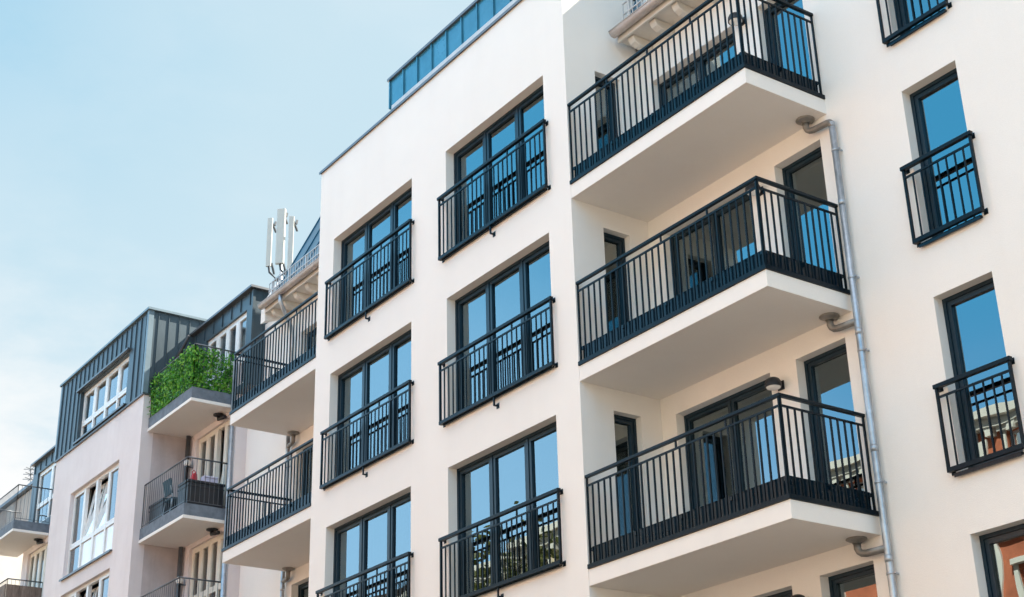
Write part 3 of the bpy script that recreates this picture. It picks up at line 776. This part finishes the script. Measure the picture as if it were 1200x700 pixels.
m_ = MB()
for k, z in enumerate((17.0, 17.25, 17.5)):
    for a in (0, 60, 120): m_.bar((-53.6 - .35 * math.cos(R(a)), 8.5 - .35 * math.sin(R(a)), z), (-53.6 + .35 * math.cos(R(a)), 8.5 + .35 * math.sin(R(a)), z), .025)
part('elements', m_, M['steel'], ta)

# ------------------------------------------------------------------ street
g = MB(); g.quad((-600, -600, ZG - .16), (600, -600, ZG - .16), (600, 600, ZG - .16), (-600, 600, ZG - .16)); struct('ground', g, M['soil'])
g = MB(); g.box(-200, 200, -16.0, -4.0, ZG - .5, ZG - .12); struct('road', g, M['asphalt'])
g = MB(); g.box(-200, 200, -3.85, 1.4, ZG - .5, ZG - .003); struct('pavement', g, M['paving'])
g = MB(); g.box(-200, 200, -20.5, -16.15, ZG - .5, ZG - .003); struct('pavement', g, M['paving'])
g = MB(); g.box(-200, 200, -4.0, -3.851, ZG - .5, ZG); struct('kerb', g, M['kerb'])
g = MB(); g.box(-200, 200, -16.149, -16.0, ZG - .5, ZG); struct('kerb', g, M['kerb'])

# houses across the street: they are what the panes mirror and what throws warm light back
proto = {}
def street_house(x0, x1, h, wall, trim, label, storeys=4, roof='tile'):
    t = empty('town_house', ((x0 + x1) / 2, -25, ZG), label, 'house', 'houses across the street')
    yf = -20.0; n = max(3, int((x1 - x0) / 2.9)); top = ZG + h; sh_ = h / storeys; step = (x1 - x0) / n
    ops = []
    for s in range(storeys):
        for i in range(n): cx = (i + .5) * step; ops.append((cx - .6, cx + .6, ZG + s * sh_ + .9, ZG + s * sh_ + sh_ - .75))
    part('front_wall', wall_mb(0, x1 - x0, ZG, top, ops, .35), M[wall], t, (x1, yf, 0), math.pi)
    m_ = MB()
    for s in range(1, storeys): m_.box(x0, x1, yf - .002, yf + .14, ZG + s * sh_ + .25, ZG + s * sh_ + .5)
    m_.box(x0, x1, yf - .002, yf + .35, top - .45, top - .2).box(x0, x1, yf - .002, yf + .55, top - .19, top + .05)
    k = int((x1 - x0) / .8)
    for i in range(k): x = x0 + .4 + i * .8; m_.box(x - .12, x + .12, yf, yf + .3, top - .75, top - .452)
    for i in range(n + 1):
        x = min(max(x0 + i * step, x0 + .25), x1 - .25); m_.box(x - .22, x + .22, yf, yf + .1, ZG, top - .76)
    for a, b, c, d in ops:
        X = x1 - (a + b) / 2
        m_.box(X - .85, X + .85, yf, yf + .22, d + .12, d + .3).box(X - .8, X - .61, yf, yf + .08, c, d + .119).box(X + .61, X + .8, yf, yf + .08, c, d + .119).box(X - .8, X + .8, yf, yf + .2, c - .15, c - .02)
    part('ornament', m_, M[trim], t)
    for a, b, c, d in ops:
        key = round(d - c, 3)
        if key not in proto:
            fr = MB(); w, hh = b - a, d - c; sash(fr, 0, w, 0, hh, .18, .26, .08); fr.box(w / 2 - .05, w / 2 + .05, .17, .26, .08, hh - .08).box(.08, w - .08, .172, .26, hh * .66, hh * .66 + .07)
            proto[key] = (meshobj('window', fr, M['white']), MB().quad((.07, .23, .07), (w - .07, .23, .07), (w - .07, .23, hh - .07), (.07, .23, hh - .07)))
            wo = proto[key][0]; po = meshobj('pane', proto[key][1], M['glass2']); po.parent = wo; proto[key] = (wo, po)
        else:
            wo, po = proto[key]; wo = wo.copy(); COL.objects.link(wo); po = po.copy(); COL.objects.link(po); po.parent = wo
        wo.parent = t; wo.location = Vector((x1 - a, yf, c)) - t.location; wo.rotation_euler = (0, 0, math.pi)
    m_ = MB(); m_.prism([(yf + .3, top + .051), (yf - 4.2, top + 1.9), (yf - 8, top + 1.9), (yf - 12, top + .051)], 'x', x0, x1)
    part('roof', m_, M[roof], t)
    m_ = MB(); m_.box(x0, x1, -32, -31.7, ZG, top); m_.box(x0, x0 + .25, -31.7, yf - .36, ZG, top); m_.box(x1 - .25, x1, -31.7, yf - .36, ZG, top)
    m_.box(x0 + .26, x1 - .26, -24, -23.8, ZG, top)
    part('back_wall', m_, M[wall], t)
HS = [(-108, -92, 15.6, 'greyr', 'stonew', 'grey town house far down the opposite side of the street'),
      (-92, -76, 16.4, 'stone', 'stonew', 'cream town house far down the opposite side of the street'),
      (-76, -60, 15.8, 'ochre', 'stonew', 'ochre town house down the opposite side of the street'),
      (-60, -45, 16.6, 'greyr', 'stonew', 'grey town house with white bands across the street'),
      (-45, -30, 16.0, 'stone', 'stonew', 'cream town house with heavy cornice across the street'),
      (-30, -17, 16.3, 'ochre', 'stonew', 'ochre town house mirrored in the bay windows'),
      (-17, 2, 16.2, 'brick', 'stonew', 'orange brick town house with white trim, mirrored in the lowest right window'),
      (2, 17, 15.7, 'stone', 'stonew', 'cream town house opposite the balconies'),
      (17, 34, 16.2, 'ochre', 'stonew', 'ochre town house at the near end of the opposite row')]
for a in HS: street_house(*a)

def street_tree(x, y, h, label):
    t = empty('street_tree', (x, y, ZG), label, 'tree', 'trees along the opposite pavement')
    tr = MB(); tr.tube([(x, y, ZG - .1), (x + .05, y, ZG + h * .2), (x - .05, y + .05, ZG + h * .45), (x, y, ZG + h * .8)], [.22, .17, .13, .04], 12)
    cl = []
    for i in range(11):
        a = i * 2.4; z0 = ZG + h * (.32 + .04 * i); L = h * random.uniform(.16, .26)
        q = Vector((x + L * math.cos(a), y + L * math.sin(a), z0 + h * random.uniform(.12, .22)))
        tr.tube([(x, y, z0), tuple((Vector((x, y, z0)) + q) / 2 + Vector((0, 0, .15))), tuple(q)], [.07, .05, .02], 7); cl.append(q)
    part('trunk', tr, M['bark'], t)
    cl += [Vector((x + random.gauss(0, h * .1), y + random.gauss(0, h * .1), ZG + h * random.uniform(.5, .97))) for _ in range(22)]
    cr = MB()
    def smp():
        c = random.choice(cl); v = Vector((random.gauss(0, 1), random.gauss(0, 1), random.gauss(0, .8))); return c + v * h * .042, v.normalized()
    leaf_cloud(cr, smp, 3600, .13)
    part('crown', cr, M['leaf'], t)
street_tree(-20, -15.2, 14.3, 'leafy olive street tree mirrored in the bay window')
street_tree(-26.5, -16.6, 13.4, 'second leafy street tree along the opposite pavement')
street_tree(-33, -16.8, 12.5, 'leafy street tree farther down the opposite pavement')

# ------------------------------------------------------------------ sky, sun, camera
SUN_EL, SUN_AZ = R(47), R(22)            # behind the buildings, azimuth from +Y towards +X
world = bpy.data.worlds.new('World'); scene.world = world; world.use_nodes = True
nt = world.node_tree; nt.nodes.clear()
out = nt.nodes.new('ShaderNodeOutputWorld'); bg = nt.nodes.new('ShaderNodeBackground')
sky = nt.nodes.new('ShaderNodeTexSky'); sky.sky_type = 'NISHITA'; sky.sun_disc = False
sky.sun_elevation = SUN_EL; sky.sun_rotation = SUN_AZ; sky.altitude = 50; sky.air_density = 1.0; sky.dust_density = 0.8; sky.ozone_density = 1.0
tc = nt.nodes.new('ShaderNodeTexCoord')
def wn(op, a=None, b=None, c=None):
    n = nt.nodes.new('ShaderNodeMath'); n.operation = op
    for i, v in enumerate((a, b, c)):
        if v is None: continue
        if isinstance(v, (int, float)): n.inputs[i].default_value = v
        else: nt.links.new(v, n.inputs[i])
    return n.outputs[0]
def wrange(v, a, b, c, d, smooth=True):
    n = nt.nodes.new('ShaderNodeMapRange'); n.interpolation_type = 'SMOOTHSTEP' if smooth else 'LINEAR'
    for k, x in zip(('From Min', 'From Max', 'To Min', 'To Max'), (a, b, c, d)): n.inputs[k].default_value = x
    nt.links.new(v, n.inputs['Value']); return n.outputs[0]
def wdot(d):
    n = nt.nodes.new('ShaderNodeVectorMath'); n.operation = 'DOT_PRODUCT'; n.inputs[1].default_value = d
    nt.links.new(tc.outputs['Generated'], n.inputs[0]); return n.outputs['Value']
sep = nt.nodes.new('ShaderNodeSeparateXYZ'); nt.links.new(tc.outputs['Generated'], sep.inputs[0])
def wnoise(scale, stretch, loc, detail, rough):
    mp = nt.nodes.new('ShaderNodeMapping'); mp.inputs['Scale'].default_value = stretch; mp.inputs['Location'].default_value = loc
    n = nt.nodes.new('ShaderNodeTexNoise'); n.inputs['Scale'].default_value = scale; n.inputs['Detail'].default_value = detail; n.inputs['Roughness'].default_value = rough
    nt.links.new(tc.outputs['Generated'], mp.inputs[0]); nt.links.new(mp.outputs[0], n.inputs['Vector']); return n.outputs[0]
# thin high haze over the half of the sky that holds the sun, thickening to white cloud low down
side = wrange(sep.outputs['Y'], -.35, .10, 0.0, 1.0)
low = wrange(sep.outputs['Z'], .12, .75, 1.0, 0.0)
soft = wnoise(1.6, (1, 1, 1.6), (.35, .1, 0), 3, .5)
puff = wnoise(3.2, (1, 1, 2.2), (.7, .4, .2), 7, .58)
haze = wn('MULTIPLY', side, wn('MULTIPLY_ADD', wrange(soft, .3, .7, 0, 1), .02, wn('MULTIPLY_ADD', low, .03, .945)))
mx = nt.nodes.new('ShaderNodeMix'); mx.data_type = 'RGBA'; hz = nt.nodes.new('ShaderNodeMix'); hz.data_type = 'RGBA'
hz.inputs['A'].default_value = (1.24, 1.56, 1.71, 1); hz.inputs['B'].default_value = (.52, 1.18, 1.62, 1)
blue = wn('MULTIPLY', wrange(wn('MULTIPLY_ADD', soft, .22, sep.outputs['Y']), .47, .24, 0, 1), wrange(sep.outputs['Z'], .40, .62, .06, .95))
nt.links.new(blue, hz.inputs['Factor']); nt.links.new(hz.outputs['Result'], mx.inputs['B'])
az = nt.nodes.new('ShaderNodeMix'); az.data_type = 'RGBA'; az.inputs['B'].default_value = (.40, 2.55, 4.3, 1)
nt.links.new(wn('MULTIPLY', wrange(sep.outputs['Z'], .75, .5, 0, 1), wrange(sep.outputs['Z'], .20, .42, .12, .85)), az.inputs['Factor']); pl = nt.nodes.new('ShaderNodeMix'); pl.data_type = 'RGBA'; pl.inputs['B'].default_value = (2.9, 3.9, 4.5, 1)
nt.links.new(wrange(sep.outputs['Z'], .12, .40, .75, 0), pl.inputs['Factor']); nt.links.new(sky.outputs[0], pl.inputs['A']); nt.links.new(pl.outputs['Result'], az.inputs['A'])
p2 = nt.nodes.new('ShaderNodeMix'); p2.data_type = 'RGBA'; p2.inputs['B'].default_value = (2.7, 4.4, 6.0, 1)
nt.links.new(wn('MULTIPLY', wn('MULTIPLY', wrange(sep.outputs['X'], -.58, -.78, 0, .8), wrange(sep.outputs['Z'], .36, .50, 1, .1)), wrange(soft, .3, .7, .75, 1)), p2.inputs['Factor'])
nt.links.new(az.outputs['Result'], p2.inputs['A'])
nt.links.new(haze, mx.inputs['Factor']); nt.links.new(p2.outputs['Result'], mx.inputs['A'])
cl = wn('MULTIPLY', side, wn('MULTIPLY', wrange(puff, .34, .54, 0, 1), wrange(sep.outputs['Z'], .29, .47, 1.0, .12)))
mx2 = nt.nodes.new('ShaderNodeMix'); mx2.data_type = 'RGBA'; mx2.inputs['B'].default_value = (2.02, 2.04, 2.04, 1)
nt.links.new(cl, mx2.inputs['Factor']); nt.links.new(mx.outputs['Result'], mx2.inputs['A'])
# unseen cloud added to light the facade, overhead and streetward, above what panes mirror
fill_cloud = wn('MULTIPLY', wrange(sep.outputs['Z'], .58, .82, 0, 1), wn('MULTIPLY', wrange(sep.outputs['Y'], .55, .1, 0, 1), wrange(wnoise(2.0, (1, 1, 1), (.2, .9, .4), 6, .55), .35, .6, .35, 1)))
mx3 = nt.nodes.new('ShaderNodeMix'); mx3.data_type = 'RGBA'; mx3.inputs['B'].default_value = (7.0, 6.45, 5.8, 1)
nt.links.new(fill_cloud, mx3.inputs['Factor']); nt.links.new(mx2.outputs['Result'], mx3.inputs['A'])
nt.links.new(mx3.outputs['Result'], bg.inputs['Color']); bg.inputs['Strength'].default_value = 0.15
nt.links.new(bg.outputs[0], out.inputs[0])

sd = bpy.data.lights.new('sun', 'SUN'); sd.energy = 4.6; sd.angle = R(.53); sd.color = (1.0, .92, .80)
so = bpy.data.objects.new('sun', sd); COL.objects.link(so)
S = Vector((math.sin(SUN_AZ) * math.cos(SUN_EL), math.cos(SUN_AZ) * math.cos(SUN_EL), math.sin(SUN_EL)))
so.rotation_euler = S.to_track_quat('Z', 'Y').to_euler(); so.location = (0, 20, 40)

cam = bpy.data.cameras.new('camera'); co = bpy.data.objects.new('camera', cam); COL.objects.link(co)
r_, u_, f_ = Vector((0.57134923, 0.82033375, -0.02475065)), Vector((0.34929781, -0.21576905, 0.91183044)), Vector((-0.74266486, 0.52961897, 0.40982027))
mt = Matrix((r_, u_, -f_)).transposed().to_4x4(); mt.translation = Vector((15.30997, -12.04215, -4.77214))
co.matrix_world = mt
cam.sensor_width = 36; cam.lens = 1738.04 * 36 / 1200; cam.clip_start = .1; cam.clip_end = 2000
scene.camera = co
vs = scene.view_settings
vs.view_transform = 'Standard'; vs.look = 'None'; vs.gamma = 1.0; vs.use_curve_mapping = False; vs.exposure = 1.71
